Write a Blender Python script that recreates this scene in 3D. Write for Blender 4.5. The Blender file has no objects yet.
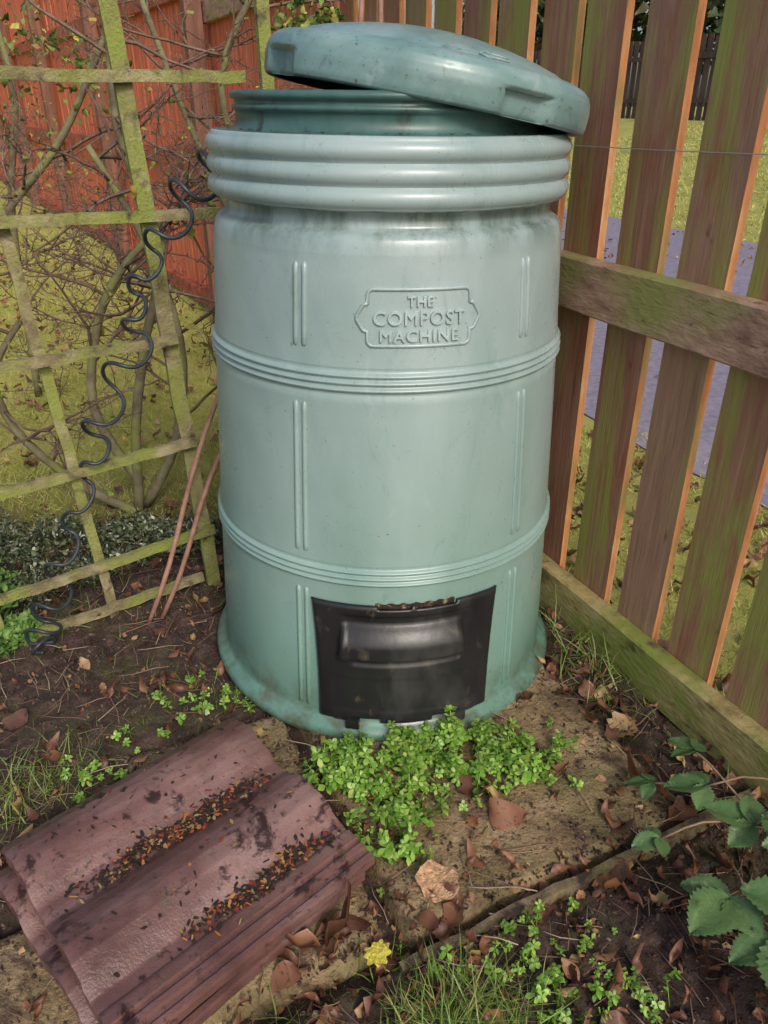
import bpy, math, random
import numpy as np
from mathutils import Vector, Matrix, noise
random.seed(7); rng=np.random.default_rng(7)
S=bpy.context.scene
S.view_settings.view_transform='Standard'; S.view_settings.look='None'; S.view_settings.exposure=0
# fence frame: a = towards fence, b = along fence
NX,NY=0.909,0.418
def ab(a,b): return (NX*a-NY*b, NY*a+NX*b)
def toab(x,y): return (NX*x+NY*y, -NY*x+NX*y)
def sm(e0,e1,x):
    t=min(1,max(0,(x-e0)/(e1-e0))); return t*t*(3-2*t)
def nz(x,y,s,o=0): return noise.noise(Vector((x*s,y*s,o)))
# ---------- materials
def newmat(name):
    m=bpy.data.materials.new(name); m.use_nodes=True
    nt=m.node_tree; return m,nt,nt.nodes['Principled BSDF']
def N(nt,t,**k):
    n=nt.nodes.new(t)
    for a,v in k.items(): setattr(n,a,v)
    return n
def coord(nt,stretch=(1,1,1),kind='Object'):
    tc=N(nt,'ShaderNodeTexCoord'); mp=N(nt,'ShaderNodeMapping'); mp.inputs['Scale'].default_value=stretch
    nt.links.new(tc.outputs[kind],mp.inputs['Vector']); return mp.outputs[0]
def noiseN(nt,scale,stretch=(1,1,1),detail=4,rough=.6,dist=0,rot=None):
    n=N(nt,'ShaderNodeTexNoise'); n.inputs['Scale'].default_value=scale; n.inputs['Detail'].default_value=detail
    n.inputs['Roughness'].default_value=rough; n.inputs['Distortion'].default_value=dist
    c=coord(nt,stretch)
    if rot: c.node.inputs['Rotation'].default_value=rot
    nt.links.new(c,n.inputs['Vector']); return n.outputs['Fac']
def ramp(nt,fac,stops,interp='LINEAR'):
    r=N(nt,'ShaderNodeValToRGB'); e=r.color_ramp.elements; r.color_ramp.interpolation=interp
    while len(e)<len(stops): e.new(.5)
    for i,(p,c) in enumerate(stops):
        e[i].position=p; e[i].color=(*c,1) if len(c)==3 else c
    nt.links.new(fac,r.inputs[0]); return r.outputs[0]
def mix(nt,fac,a,b,mode='MIX'):
    m=N(nt,'ShaderNodeMix',data_type='RGBA',blend_type=mode)
    for s,v in ((m.inputs[0],fac),(m.inputs[6],a),(m.inputs[7],b)):
        if hasattr(v,'is_linked'): nt.links.new(v,s)
        elif isinstance(v,(int,float)): s.default_value=v
        else: s.default_value=(*v,1)
    return m.outputs[2]
def bumpN(nt,b,hs):
    prev=None
    for h,strength,dist in hs:
        bp=N(nt,'ShaderNodeBump'); bp.inputs['Strength'].default_value=strength; bp.inputs['Distance'].default_value=dist
        nt.links.new(h,bp.inputs['Height'])
        if prev: nt.links.new(prev,bp.inputs['Normal'])
        prev=bp.outputs[0]
    nt.links.new(prev,b.inputs['Normal'])
def gmat(name,stops,scale=10,stretch=(1,1,1),rough=.8,layers=(),bumps=((40,.4,.004),),island=None,spec=.5,im=.65):
    m,nt,b=newmat(name)
    col=ramp(nt,noiseN(nt,scale,stretch),stops)
    if island:
        g=N(nt,'ShaderNodeNewGeometry')
        c2=ramp(nt,g.outputs['Random Per Island'],island)
        col=mix(nt,im,col,c2)
    for (c,sc,lo,hi,st) in layers:
        f=ramp(nt,noiseN(nt,sc,st,6,.65,.3),[(lo,(0,0,0)),(hi,(1,1,1))])
        col=mix(nt,f,col,c)
    nt.links.new(col,b.inputs['Base Color'])
    b.inputs['Roughness'].default_value=rough; b.inputs['Specular IOR Level'].default_value=spec
    if bumps: bumpN(nt,b,[(noiseN(nt,s,stretch),st,d) for s,st,d in bumps])
    return m
# ---------- mesh helpers
def link(o,parent=None):
    S.collection.objects.link(o)
    if parent: o.parent=parent
    return o
def empty(name,loc=(0,0,0)):
    e=bpy.data.objects.new(name,None); e.location=loc; e.empty_display_size=.1; return link(e)
def mk(name,V,F,mats,parent=None,smooth=False,loc=None,midx=None):
    me=bpy.data.meshes.new(name); me.from_pydata([tuple(v) for v in V],[],[tuple(f) for f in F]); me.update()
    for m in (mats if isinstance(mats,(list,tuple)) else [mats]): me.materials.append(m)
    if smooth: me.polygons.foreach_set('use_smooth',[True]*len(me.polygons))
    if midx is not None: me.polygons.foreach_set('material_index',midx)
    o=bpy.data.objects.new(name,me); link(o,parent)
    if loc: o.location=loc
    return o
def rotm(rx,ry,rz):
    cx,sx,cy,sy,cz,sz=np.cos(rx),np.sin(rx),np.cos(ry),np.sin(ry),np.cos(rz),np.sin(rz)
    R=np.empty((len(rx),3,3))
    R[:,0,0]=cz*cy;R[:,0,1]=cz*sy*sx-sz*cx;R[:,0,2]=cz*sy*cx+sz*sx
    R[:,1,0]=sz*cy;R[:,1,1]=sz*sy*sx+cz*cx;R[:,1,2]=sz*sy*cx-cz*sx
    R[:,2,0]=-sy;R[:,2,1]=cy*sx;R[:,2,2]=cy*cx
    return R
def scatter(name,bases,pos,rx,ry,rz,sc,mats,parent=None,smooth=True):
    pos=np.asarray(pos,float); n=len(pos); sc=np.asarray(sc,float)
    if sc.ndim==1: sc=np.repeat(sc[:,None],3,1)
    which=rng.integers(0,len(bases),n); R=rotm(np.asarray(rx,float)*np.ones(n),np.asarray(ry,float)*np.ones(n),np.asarray(rz,float)*np.ones(n))
    VV=[];LL=[];ST=[];off=0;lo=0
    for k,(bv,bf) in enumerate(bases):
        I=np.where(which==k)[0]
        if not len(I): continue
        bv=np.asarray(bv,float); v=bv[None]*sc[I][:,None,:]
        v=np.einsum('nij,nkj->nki',R[I],v)+pos[I][:,None,:]
        lv=np.concatenate([np.asarray(f) for f in bf]); tot=np.array([len(f) for f in bf]); st=np.concatenate([[0],np.cumsum(tot)[:-1]])
        VV.append(v.reshape(-1,3)); m=len(I)
        LL.append((lv[None]+off+np.arange(m)[:,None]*len(bv)).ravel())
        ST.append((st[None]+lo+np.arange(m)[:,None]*len(lv)).ravel())
        off+=m*len(bv); lo+=m*len(lv)
    V=np.concatenate(VV);L=np.concatenate(LL);T=np.concatenate(ST)
    me=bpy.data.meshes.new(name); me.vertices.add(len(V)); me.vertices.foreach_set('co',V.ravel().astype(np.float32))
    me.loops.add(len(L)); me.loops.foreach_set('vertex_index',L.astype(np.int32))
    me.polygons.add(len(T)); me.polygons.foreach_set('loop_start',T.astype(np.int32))
    me.update(calc_edges=True)
    if smooth: me.polygons.foreach_set('use_smooth',np.ones(len(T),bool))
    for m in (mats if isinstance(mats,(list,tuple)) else [mats]): me.materials.append(m)
    o=bpy.data.objects.new(name,me); link(o,parent); return o
def tube(pts,rad,n=8,V=None,F=None,cap=True):
    if V is None: V=[];F=[]
    pts=[Vector(p) for p in pts]; m=len(pts)
    if not hasattr(rad,'__len__'): rad=[rad]*m
    base=len(V); ref=Vector((0,0,1)); u=None
    for i,p in enumerate(pts):
        t=(pts[min(i+1,m-1)]-pts[max(i-1,0)]).normalized()
        if u is None:
            u=t.cross(ref); 
            if u.length<.1: u=t.cross(Vector((1,0,0)))
            u.normalize()
        else:
            u=(u-t*u.dot(t)).normalized()
        w=t.cross(u)
        for k in range(n):
            an=2*math.pi*k/n; V.append(p+(u*math.cos(an)+w*math.sin(an))*rad[i])
    for i in range(m-1):
        for k in range(n):
            a=base+i*n+k;b2=base+i*n+(k+1)%n
            F.append((a,b2,b2+n,a+n))
    if cap:
        F.append(tuple(base+k for k in range(n))[::-1]); F.append(tuple(base+(m-1)*n+k for k in range(n)))
    return V,F
def beam(V,F,p0,p1,w,t,up=(0,0,1),seg=1,jit=0):
    p0=Vector(p0);p1=Vector(p1);d=(p1-p0).normalized();s=d.cross(Vector(up)).normalized();q=s.cross(d).normalized()
    base=len(V)
    for i in range(seg+1):
        c=p0.lerp(p1,i/seg)
        j=Vector([random.uniform(-jit,jit) for _ in range(3)])
        for a,b in ((-1,-1),(1,-1),(1,1),(-1,1)):
            V.append(c+j+s*a*w/2+q*b*t/2)
    for i in range(seg):
        o=base+i*4
        for k in range(4): F.append((o+k,o+(k+1)%4,o+4+(k+1)%4,o+4+k))
    F.append((base+3,base+2,base+1,base)); o=base+seg*4; F.append((o,o+1,o+2,o+3))
    return V,F
# ================= GROUND
SLABS=[(.36,.96,.685,1.28),(.0,.335,.69,1.285),(-.36,-.02,.42,.97)]
def onslab(a,b,p=0):
    return any(s[0]-p<a<s[1]+p and s[2]-p<b<s[3]+p for s in SLABS)
def slabedge(a,b):
    return max(min(a-s[0],s[1]-a,b-s[2],s[3]-b) for s in SLABS)
def lawnmask(x,y):
    a,b=toab(x,y)
    if a>1.17: return .85+.15*nz(x,y,3)
    w=.25*nz(x,y,1.7,9)
    return sm(2.05,2.6,y+w) if a<1.0 else sm(2.3,3,y+w)
def gz(x,y,fine=True):
    a,b=toab(x,y); z=0
    if a>6.6: z+=.85*sm(6.6,15,a)
    if fine and a<2.0 and y<3.2 and x>-2:
        lawn=lawnmask(x,y)
        amp=(1-lawn)
        z+=amp*(.014*nz(x,y,5)+.014*nz(x,y,17,3)+.011*nz(x,y,45,5))
        if 0<b<1.4 and a<1.06:
            e=sm(-.05,.0,slabedge(a,b)); z=z*(1-e)-.03*e
        if a>1.0 : z+=.01*math.exp(-((a-1.12)/.06)**2)
    return z
xs=np.concatenate([[-60,-30,-15,-9,-6,-4.5,-3.5,-2.7,-2.2,-1.9,-1.6],np.arange(-1.4,1.5,.0125),[1.6,1.8,2.1,2.5,3,3.6,4.3,5,6,7,8,9,10,12,14,17,20,26,35,60]])
ys=np.concatenate([[-20,-8,-3,-1,-.2,.2],np.arange(.4,2.7,.0125),np.arange(2.8,5,.12),[5.3,5.7,6.2,7,8,9,10,11,12,13,15,17,19,22,25,29,34,40,60,90]])
V=[];msk=[]
for y in ys:
    for x in xs:
        V.append((x,y,gz(x,y)-.0)); msk.append(lawnmask(x,y))
nx=len(xs)
F=[(j*nx+i,j*nx+i+1,(j+1)*nx+i+1,(j+1)*nx+i) for j in range(len(ys)-1) for i in range(nx-1)]
m,nt,b=newmat('ground_soil_and_lawn')
soil=ramp(nt,noiseN(nt,28,(1,1,1),8,.7),[(.3,(.024,.013,.010)),(.5,(.062,.036,.028)),(.68,(.15,.09,.07))])
moss=ramp(nt,noiseN(nt,5,(1,1,1),8,.7),[(.5,(0,0,0)),(.66,(1,1,1))])
soil=mix(nt,moss,soil,(.08,.08,.028))
gr=ramp(nt,noiseN(nt,3,(1,1,1),8,.7),[(.3,(.26,.27,.045)),(.5,(.42,.41,.09)),(.68,(.52,.45,.16))])
at=N(nt,'ShaderNodeAttribute',attribute_name='lawn')
col=mix(nt,at.outputs['Fac'],soil,gr); nt.links.new(col,b.inputs['Base Color']); b.inputs['Roughness'].default_value=.9
bumpN(nt,b,[(noiseN(nt,60,(1,1,1),8,.7),.9,.012),(noiseN(nt,220,(1,1,1),3,.6),.6,.004)])
g=mk('ground',V,F,m,smooth=True)
at_=g.data.attributes.new('lawn','FLOAT','POINT'); at_.data.foreach_set('value',np.array(msk,np.float32))
m=gmat('asphalt_path',[(.3,(.19,.16,.20)),(.6,(.30,.26,.32)),(.75,(.38,.34,.39))],30,rough=.5,layers=[((.42,.36,.40),1.2,.55,.8,(1,1,1))],bumps=[(150,.5,.006)])
V=[];F=[]
bs=np.arange(-8,50,1.0)
for i,bb in enumerate(bs):
    for a in (2.12+.04*math.sin(bb*2.3),6.5):
        x,y=ab(a,bb);V.append((x,y,.006))
    if i: F.append((2*i-2,2*i-1,2*i+1,2*i))
mk('path',V,F,m)
slabm=gmat('weathered_slab',[(.3,(.17,.11,.055)),(.5,(.31,.215,.11)),(.7,(.44,.32,.18))],9,rough=.85,
   layers=[((.15,.14,.045),5,.46,.66,(1,1,1)),((.08,.048,.032),11,.50,.66,(1,1,1)),((.06,.038,.027),90,.55,.66,(1,1,1)),((.54,.43,.28),60,.62,.72,(1,1,1))],bumps=[(30,.4,.012),(140,.8,.008)])
def slab(a0,a1,b0,b1,tilt=0):
    V=[];F=[];n=60
    for j in range(n+1):
        for i in range(n+1):
            u=i/n;v=j/n; e=min(u,1-u,v,1-v)*(a1-a0)
            a=a0+(a1-a0)*u;bb=b0+(b1-b0)*v
            jx=.012*nz(a,bb,20) if e<.02 else 0
            x,y=ab(a+jx,bb+jx)
            z=.014+tilt*u+.004*nz(x,y,9)+.004*nz(x,y,40)-(.014*max(0,1-e/.018)**2)
            if e<1e-6: z=-.03
            V.append((x,y,z))
    for j in range(n):
        for i in range(n): k=j*(n+1)+i; F.append((k,k+1,k+n+2,k+n+1))
    return mk('paving_slab',V,F,slabm,smooth=True)
for s_ in SLABS: slab(*s_)
wood_old=gmat('old_timber',[(.3,(.10,.075,.04)),(.5,(.20,.15,.08)),(.7,(.30,.24,.13))],8,(6,6,6),rough=.85,layers=[((.09,.10,.03),7,.5,.7,(1,1,1)),((.04,.025,.018),16,.50,.62,(1,1,1))],bumps=[(60,.6,.006)])
V=[];F=[]
x0,y0=ab(.33,.650);x1,y1=ab(1.10,.662)
beam(V,F,(x0,y0,-.014),(x1,y1,.004),.015,.050,seg=18,jit=.0035); mk('timber_edging',V,F,wood_old)

# ================= FENCE
brd,nt,b=newmat('fence_board_stained')
sz=(9,9,.8)
base=ramp(nt,noiseN(nt,4,sz,7,.65,.4),[(.3,(.19,.085,.058)),(.5,(.36,.18,.12)),(.7,(.52,.33,.23))])
geo=N(nt,'ShaderNodeNewGeometry')
isl=ramp(nt,geo.outputs['Random Per Island'],[(0,(.34,.15,.10)),(.4,(.46,.30,.20)),(.7,(.42,.15,.085)),(1,(.42,.28,.16))])
base=mix(nt,.4,base,isl)
rs=ramp(nt,noiseN(nt,4,(1.5,1.5,.6),6,.7,.3),[(.50,(0,0,0)),(.64,(.7,.7,.7))]); base=mix(nt,rs,base,(.36,.105,.055))
kn=ramp(nt,noiseN(nt,16,(1,1,.6),3,.5),[(.70,(0,0,0)),(.74,(.7,.7,.7))]); base=mix(nt,kn,base,(.10,.045,.025))
sep=N(nt,'ShaderNodeSeparateXYZ'); tc=N(nt,'ShaderNodeTexCoord'); nt.links.new(tc.outputs['Object'],sep.inputs[0])
mr=N(nt,'ShaderNodeMapRange'); mr.inputs[1].default_value=2.6; mr.inputs[2].default_value=3.6; nt.links.new(sep.outputs['Y'],mr.inputs[0])
redw=ramp(nt,noiseN(nt,4,sz,7,.65,.4),[(.3,(.45,.085,.04)),(.55,(.78,.20,.095)),(.72,(.88,.38,.22))])
base=mix(nt,mr.outputs[0],base,redw)
mo=ramp(nt,noiseN(nt,2.6,(3.2,3.2,.5),8,.7,.5),[(.46,(0,0,0)),(.60,(.95,.95,.95))])
inv=N(nt,'ShaderNodeMath',operation='SUBTRACT'); inv.inputs[0].default_value=1; nt.links.new(mr.outputs[0],inv.inputs[1])
mm=N(nt,'ShaderNodeMath',operation='MULTIPLY'); nt.links.new(mo,mm.inputs[0]); nt.links.new(inv.outputs[0],mm.inputs[1])
base=mix(nt,mm.outputs[0],base,(.34,.34,.075))
nt.links.new(base,b.inputs['Base Color']); b.inputs['Roughness'].default_value=.75
bumpN(nt,b,[(noiseN(nt,12,(8,8,.5),6,.7),.6,.008)])
edge=gmat('fence_board_edge_sunlit',[(.3,(.50,.18,.06)),(.55,(.76,.34,.13)),(.75,(.88,.54,.28))],6,(4,4,1),rough=.7,layers=[((.32,.29,.09),4,.52,.66,(1,1,.5))],bumps=[(50,.4,.004)])  # orange-stained cut edges, with their sunlit brightness put into the colour
rail=gmat('fence_rail',[(.3,(.25,.135,.09)),(.5,(.44,.26,.18)),(.7,(.58,.39,.28))],5,(3,3,8),rough=.8,
   layers=[((.30,.30,.09),3.5,.50,.66,(1,1,1.5)),((.14,.08,.05),30,.6,.7,(.6,.6,4))],bumps=[(12,.6,.008),(90,.3,.003)])
lowrail=gmat('fence_lower_rail',[(.3,(.26,.19,.07)),(.5,(.44,.34,.14)),(.7,(.56,.46,.22))],5,(3,3,8),rough=.8,
   layers=[((.24,.28,.055),3.5,.42,.58,(1,1,1.5)),((.10,.06,.035),9,.55,.68,(1,1,2))],bumps=[(12,.6,.008),(90,.3,.003)])
fence=empty('wooden_fence')
BK=4.65; TH=math.radians(5.5)
PK=ab(1.143,BK); D2=(-NY*math.cos(TH)-NX*math.sin(TH), NX*math.cos(TH)-NY*math.sin(TH)); N2=(D2[1],-D2[0])
def fab(a,b):
    if b<=BK: return ab(a,b)
    return (PK[0]+D2[0]*(b-BK)+N2[0]*(a-1.143), PK[1]+D2[1]*(b-BK)+N2[1]*(a-1.143))
def fbox(V,F,MI,a0,a1,b0,b1,z0,z1,top=0,jit=0,em=1,seg=6,lean=0,f=fab):
    base=len(V)
    for i in range(seg+1):
        z=z0+(z1-z0)*i/seg; jj=random.uniform(-jit,jit) if 0<i<seg else 0; l=lean*(z-z0)
        for (a,bb) in ((a0,b0),(a1,b0),(a1,b1),(a0,b1)):
            x,y=f(a+jj*.5,bb+jj+l); V.append((x,y,z))
    for i in range(seg):
        o=base+i*4
        for k in range(4):
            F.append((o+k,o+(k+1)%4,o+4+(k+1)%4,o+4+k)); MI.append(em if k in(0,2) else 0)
    F.append((base+3,base+2,base+1,base));MI.append(0); o=base+seg*4;F.append((o,o+1,o+2,o+3));MI.append(0)
V=[];F=[];MI=[]
edgeb=-.418*.6+.909*1.38+.03
for i in range(-9,130):
    b0=edgeb+.168*i+random.uniform(-.008,.008); w=(.122 if b0<3 else .150)+random.uniform(-.008,.008)
    h=1.86 if b0<BK else 2.5
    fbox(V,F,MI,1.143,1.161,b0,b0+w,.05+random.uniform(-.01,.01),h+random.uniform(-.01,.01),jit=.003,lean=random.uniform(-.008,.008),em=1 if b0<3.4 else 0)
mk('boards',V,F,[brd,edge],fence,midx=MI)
def frail(V,F,a0,a1,z0,z1,b0,b1,n=60):
    base=len(V)
    for i in range(n+1):
        bb=b0+(b1-b0)*i/n
        for (a,z) in ((a0,z0+.004),(a0+.004,z0),(a1,z0),(a1,z1),(a0+.005,z1),(a0,z1-.005)):
            j=.0025*nz(bb,z,3)
            x,y=fab(a+j,bb); V.append((x,y,z+j))
    for i in range(n):
        o=base+i*6
        for k in range(6): F.append((o+k,o+6+k,o+6+(k+1)%6,o+(k+1)%6))
V=[];F=[]
frail(V,F,1.105,1.142,.788,.902,-1,BK); frail(V,F,1.105,1.142,1.56,1.66,-1,BK)
mk('upper_rails',V,F,rail,fence)
V=[];F=[]; frail(V,F,1.100,1.141,.004,.125,-1,BK); mk('lower_rail',V,F,lowrail,fence)
redrail=gmat('red_rail',[(.3,(.28,.06,.03)),(.7,(.55,.16,.08))],5,(3,3,3),bumps=[(40,.4,.004)])
V=[];F=[]; 
for z0 in (.03,.85,1.7): frail(V,F,1.100,1.141,z0,z0+.10,BK+.1,22)
mk('far_rails',V,F,redrail,fence)
V=[];F=[];MI=[]
for p in (4.6,7.0,9.4,11.8,14.2): fbox(V,F,MI,1.01,1.097,p,p+.09,-.02,2.2,em=0)
mk('posts',V,F,gmat('fence_post',[(.3,(.13,.06,.04)),(.7,(.30,.14,.09))],5,(5,5,.8),bumps=[(30,.4,.005)]),fence)
V=[];F=[]
pts=[(*ab(1.138,bb),1.125+.006*math.sin(bb*3)) for bb in np.arange(-1,4.5,.25)]
tube(pts,.001,5,V,F); mk('wire',V,F,gmat('galvanised_wire',[(0,(.3,.3,.3)),(1,(.45,.45,.45))],rough=.4,bumps=None),fence)
V=[];F=[];MI=[]
for i in range(170):
    b0=-6+i*.22
    fbox(V,F,MI,15.0,15.03,b0,b0+.15,.80,2.55+random.uniform(-.03,.03),em=0,seg=1,f=ab)
fbox(V,F,MI,14.96,14.998,-6,31,2.1,2.2,em=0,seg=1,f=ab); fbox(V,F,MI,14.96,14.998,-6,31,1.2,1.3,em=0,seg=1,f=ab)
mk('wooden_fence.001',V,F,gmat('dark_palings',[(.3,(.045,.028,.022)),(.7,(.13,.08,.065))],3,(3,3,.6)))

# ================= COMPOST BIN
def br(z): return .392-.026*z-.028*z*z
CX,CY=-.005,1.62
bin_=empty('compost_bin',(CX,CY,0)); bin_.rotation_euler=(0,math.radians(.7),0)
pl,nt,b=newmat('faded_green_plastic')
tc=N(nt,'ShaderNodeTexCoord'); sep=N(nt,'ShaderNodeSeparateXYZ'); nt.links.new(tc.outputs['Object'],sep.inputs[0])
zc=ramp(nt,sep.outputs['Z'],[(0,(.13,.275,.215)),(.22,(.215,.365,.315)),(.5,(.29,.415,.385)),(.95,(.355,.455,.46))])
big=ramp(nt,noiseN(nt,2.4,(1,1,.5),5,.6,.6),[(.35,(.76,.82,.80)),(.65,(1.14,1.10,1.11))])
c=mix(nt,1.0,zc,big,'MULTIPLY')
st=ramp(nt,noiseN(nt,8,(1.2,1.2,.45),8,.74,1.4),[(.58,(0,0,0)),(.76,(.7,.7,.7))])
c=mix(nt,st,c,(.12,.215,.19))
sm1=ramp(nt,noiseN(nt,5,(1,1,2),8,.78,1.6,rot=(.3,.7,.2)),[(.62,(0,0,0)),(.74,(.55,.55,.55))])
c=mix(nt,sm1,c,(.09,.18,.16))
sc=ramp(nt,noiseN(nt,20,(1,1,.8),8,.82,2.0),[(.62,(0,0,0)),(.74,(.6,.6,.6))])
c=mix(nt,sc,c,(.08,.15,.13))
wh=ramp(nt,noiseN(nt,10,(1,.9,.6),8,.75,.8),[(.60,(0,0,0)),(.80,(.45,.45,.45))])
c=mix(nt,wh,c,(.56,.64,.64))
sp=ramp(nt,noiseN(nt,130,(1,1,1),3,.6),[(.68,(0,0,0)),(.74,(.8,.8,.8))]); c=mix(nt,sp,c,(.10,.12,.08))
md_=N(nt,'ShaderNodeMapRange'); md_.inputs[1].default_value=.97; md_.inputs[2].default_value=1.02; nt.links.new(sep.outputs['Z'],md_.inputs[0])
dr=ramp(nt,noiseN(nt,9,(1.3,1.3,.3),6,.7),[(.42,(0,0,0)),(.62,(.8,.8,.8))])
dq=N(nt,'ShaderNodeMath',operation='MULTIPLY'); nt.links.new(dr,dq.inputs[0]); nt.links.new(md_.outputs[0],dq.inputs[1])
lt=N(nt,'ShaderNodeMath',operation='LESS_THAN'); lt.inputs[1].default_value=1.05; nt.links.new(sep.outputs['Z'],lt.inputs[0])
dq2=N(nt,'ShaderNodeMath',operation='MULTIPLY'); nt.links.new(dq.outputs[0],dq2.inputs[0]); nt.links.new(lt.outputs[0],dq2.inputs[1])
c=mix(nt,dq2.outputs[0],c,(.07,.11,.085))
mz=N(nt,'ShaderNodeMapRange'); mz.inputs[1].default_value=.14; mz.inputs[2].default_value=0.0; nt.links.new(sep.outputs['Z'],mz.inputs[0])
mud=ramp(nt,noiseN(nt,14,(1,1,1),8,.7),[(.42,(0,0,0)),(.6,(1,1,1))])
mq=N(nt,'ShaderNodeMath',operation='MULTIPLY'); nt.links.new(mud,mq.inputs[0]); nt.links.new(mz.outputs[0],mq.inputs[1])
c=mix(nt,mq.outputs[0],c,(.09,.08,.045))
nt.links.new(c,b.inputs['Base Color'])
rr=ramp(nt,noiseN(nt,6,(1,1,.5),6,.7),[(.3,(.20,.20,.20)),(.7,(.40,.40,.40))]); nt.links.new(rr,b.inputs['Roughness'])
b.inputs['Specular IOR Level'].default_value=.65
bumpN(nt,b,[(noiseN(nt,3,(1,1,1),3,.5),.3,.02),(noiseN(nt,120,(1,1,1),3,.6),.12,.002)])
dk=gmat('unfaded_green_plastic',[(.3,(.035,.085,.078)),(.6,(.075,.16,.15)),(.75,(.14,.24,.23))],9,(1,1,.6),rough=.38,layers=[((.03,.03,.02),18,.56,.7,(1,1,.5))],bumps=[(100,.15,.002)])
inn=gmat('bin_inside',[(.3,(.006,.006,.005)),(.7,(.02,.017,.012))],20,rough=.8)
prof=[(.38,0),(.410,.001),(.417,.008),(.418,.022),(.412,.031),(.402,.037),(.395,.042),(.391,.050)]
z=.06
while z<.985:
    r=br(z)
    for zr in (.776,.395):
        d=z-zr
        if abs(d)<.024: r+=.0065*max(0,math.cos(d/.0125*2*math.pi)*.5+.5)**.8*(1 if abs(d)<.019 else 0)-.001
        if abs(d)<.05: r+=.0025*(1-abs(d)/.05)
    prof.append((r,z)); 
    z+= .0016 if any(abs(z-q)<.026 for q in (.776,.395)) else .015
prof+=[(br(.985),.985),(.337,.995),(.335,1.003),(.331,1.010),(.324,1.015),(.316,1.018),(.312,1.024),(.311,1.040),(.313,1.045),(.326,1.047),(.333,1.049)]
for i in range(3):
    z0=1.050+i*.034
    for t in np.linspace(0,1,9): prof.append((.333+.010*math.sin(math.pi*min(.9999,t))**.7-(.001*i),z0+.034*t*.96))
prof+=[(.331,1.153),(.326,1.156)]
npl=len(prof)
prof+=[(.292,1.157),(.287,1.160),(.284,1.17),(.283,1.186),(.289,1.188),(.289,1.194),(.284,1.196),(.284,1.203),(.291,1.205),(.292,1.212),(.286,1.217),(.278,1.217)]
nd=len(prof)
prof+=[(.274,1.21),(.272,1.1),(.30,.9),(.30,.7),(.0,.7)]
SEG=192
def lathe(name,prof,seg,mats,parent,mfun=None,rf=None):
    V=[];F=[];M=[]
    for i,(r,z) in enumerate(prof):
        for k in range(seg):
            an=2*math.pi*k/seg; r2=rf(r,z,an) if rf else r
            V.append((r2*math.sin(an),-r2*math.cos(an),z))
    for i in range(len(prof)-1):
        for k in range(seg):
            a=i*seg+k;b2=i*seg+(k+1)%seg; F.append((a,b2,b2+seg,a+seg)); M.append(mfun(i) if mfun else 0)
    return mk(name,V,F,mats,parent,True,midx=M)
def bodyrf(r,z,an):
    if r<.1: return r
    return r*(1+.003*math.sin(2*an+z*3)+.002*math.sin(3*an+1+2*z)+.0012*math.sin(7*an+5*z))
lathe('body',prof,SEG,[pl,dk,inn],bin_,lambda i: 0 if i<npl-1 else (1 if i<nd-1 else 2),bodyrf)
def cyl(an,z,off=0):
    r=bodyrf(br(z),z,an)+off; return Vector((r*math.sin(an),-r*math.cos(an),z))
V=[];F=[]
for base_an in (-25,44.5,-91,110,177):
    for da in (-1.35,1.35):
        for (z0,z1) in ((.83,.97),(.435,.735),(.06,.355)):
            an=math.radians(base_an+da)
            rr=[.0004]+[.0048]*7+[.0004]
            zz=[z0]+[z0+.005]+list(np.linspace(z0+.02,z1-.02,5))+[z1-.005]+[z1]
            tube([cyl(an,q,-.0002) for q in zz],rr,10,V,F)
mk('vertical_ribs',V,F,pl,bin_,True)
pa=math.radians(9.0); pz=.886; R0=br(pz)
def wrap(x,z,off): 
    return cyl(pa+x/R0,pz+z,off)
W,H=.088,.046
outl=[]
def arc(cx,cz,r,a0,a1,n=7):
    for t in np.linspace(a0,a1,n): outl.append((cx+r*math.cos(math.radians(t)),cz+r*math.sin(math.radians(t))))
arc(W-.010,H-.010,.010,90,0); outl.append((W,.022)); arc(W+.002,.006+.008,.008,90,20,4); outl.append((W+.018,.003)); outl.append((W+.018,-.003)); arc(W+.002,-.014,.008,-20,-90,4); outl.append((W,-.022))
arc(W-.010,-H+.010,.010,0,-90)
left=[(-x,z) for x,z in outl][::-1]
loop=outl+left
dense=[]
for i in range(len(loop)):
    p=loop[i];q=loop[(i+1)%len(loop)]; L=math.hypot(q[0]-p[0],q[1]-p[1]); n=max(1,int(L/.01))
    for k in range(n): dense.append((p[0]+(q[0]-p[0])*k/n,p[1]+(q[1]-p[1])*k/n))
dense.append(dense[0])
V=[];F=[]
tube([wrap(x,z,.0005) for x,z in dense],.0032,8,V,F,cap=False)
mk('name_plate_frame',V,F,pl,bin_,True)
txtm=gmat('raised_lettering',[(.3,(.32,.43,.42)),(.7,(.46,.56,.56))],30,rough=.45,bumps=None)
def text(s,zc,size,width):
    cu=bpy.data.curves.new('t','FONT'); cu.body=s; cu.size=size; cu.align_x='CENTER'; cu.align_y='CENTER'; cu.extrude=.0026; cu.bevel_depth=.0005; cu.resolution_u=3; cu.space_character=1.1
    o=bpy.data.objects.new('t',cu); link(o); bpy.context.view_layer.update()
    dg=bpy.context.evaluated_depsgraph_get(); me=bpy.data.meshes.new_from_object(o.evaluated_get(dg))
    bpy.data.objects.remove(o)
    X=[v.co.x for v in me.vertices]; f=width/(max(X)-min(X)); cx=(max(X)+min(X))/2
    Ys=[v.co.y for v in me.vertices]; cy=(max(Ys)+min(Ys))/2
    for v in me.vertices:
        x,y,zz=v.co; v.co=wrap((x-cx)*f,zc+y-cy,.0014+zz)
    me.materials.clear(); me.materials.append(txtm)
    o=bpy.data.objects.new('lettering_'+s.lower(),me); link(o,bin_)
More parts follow.
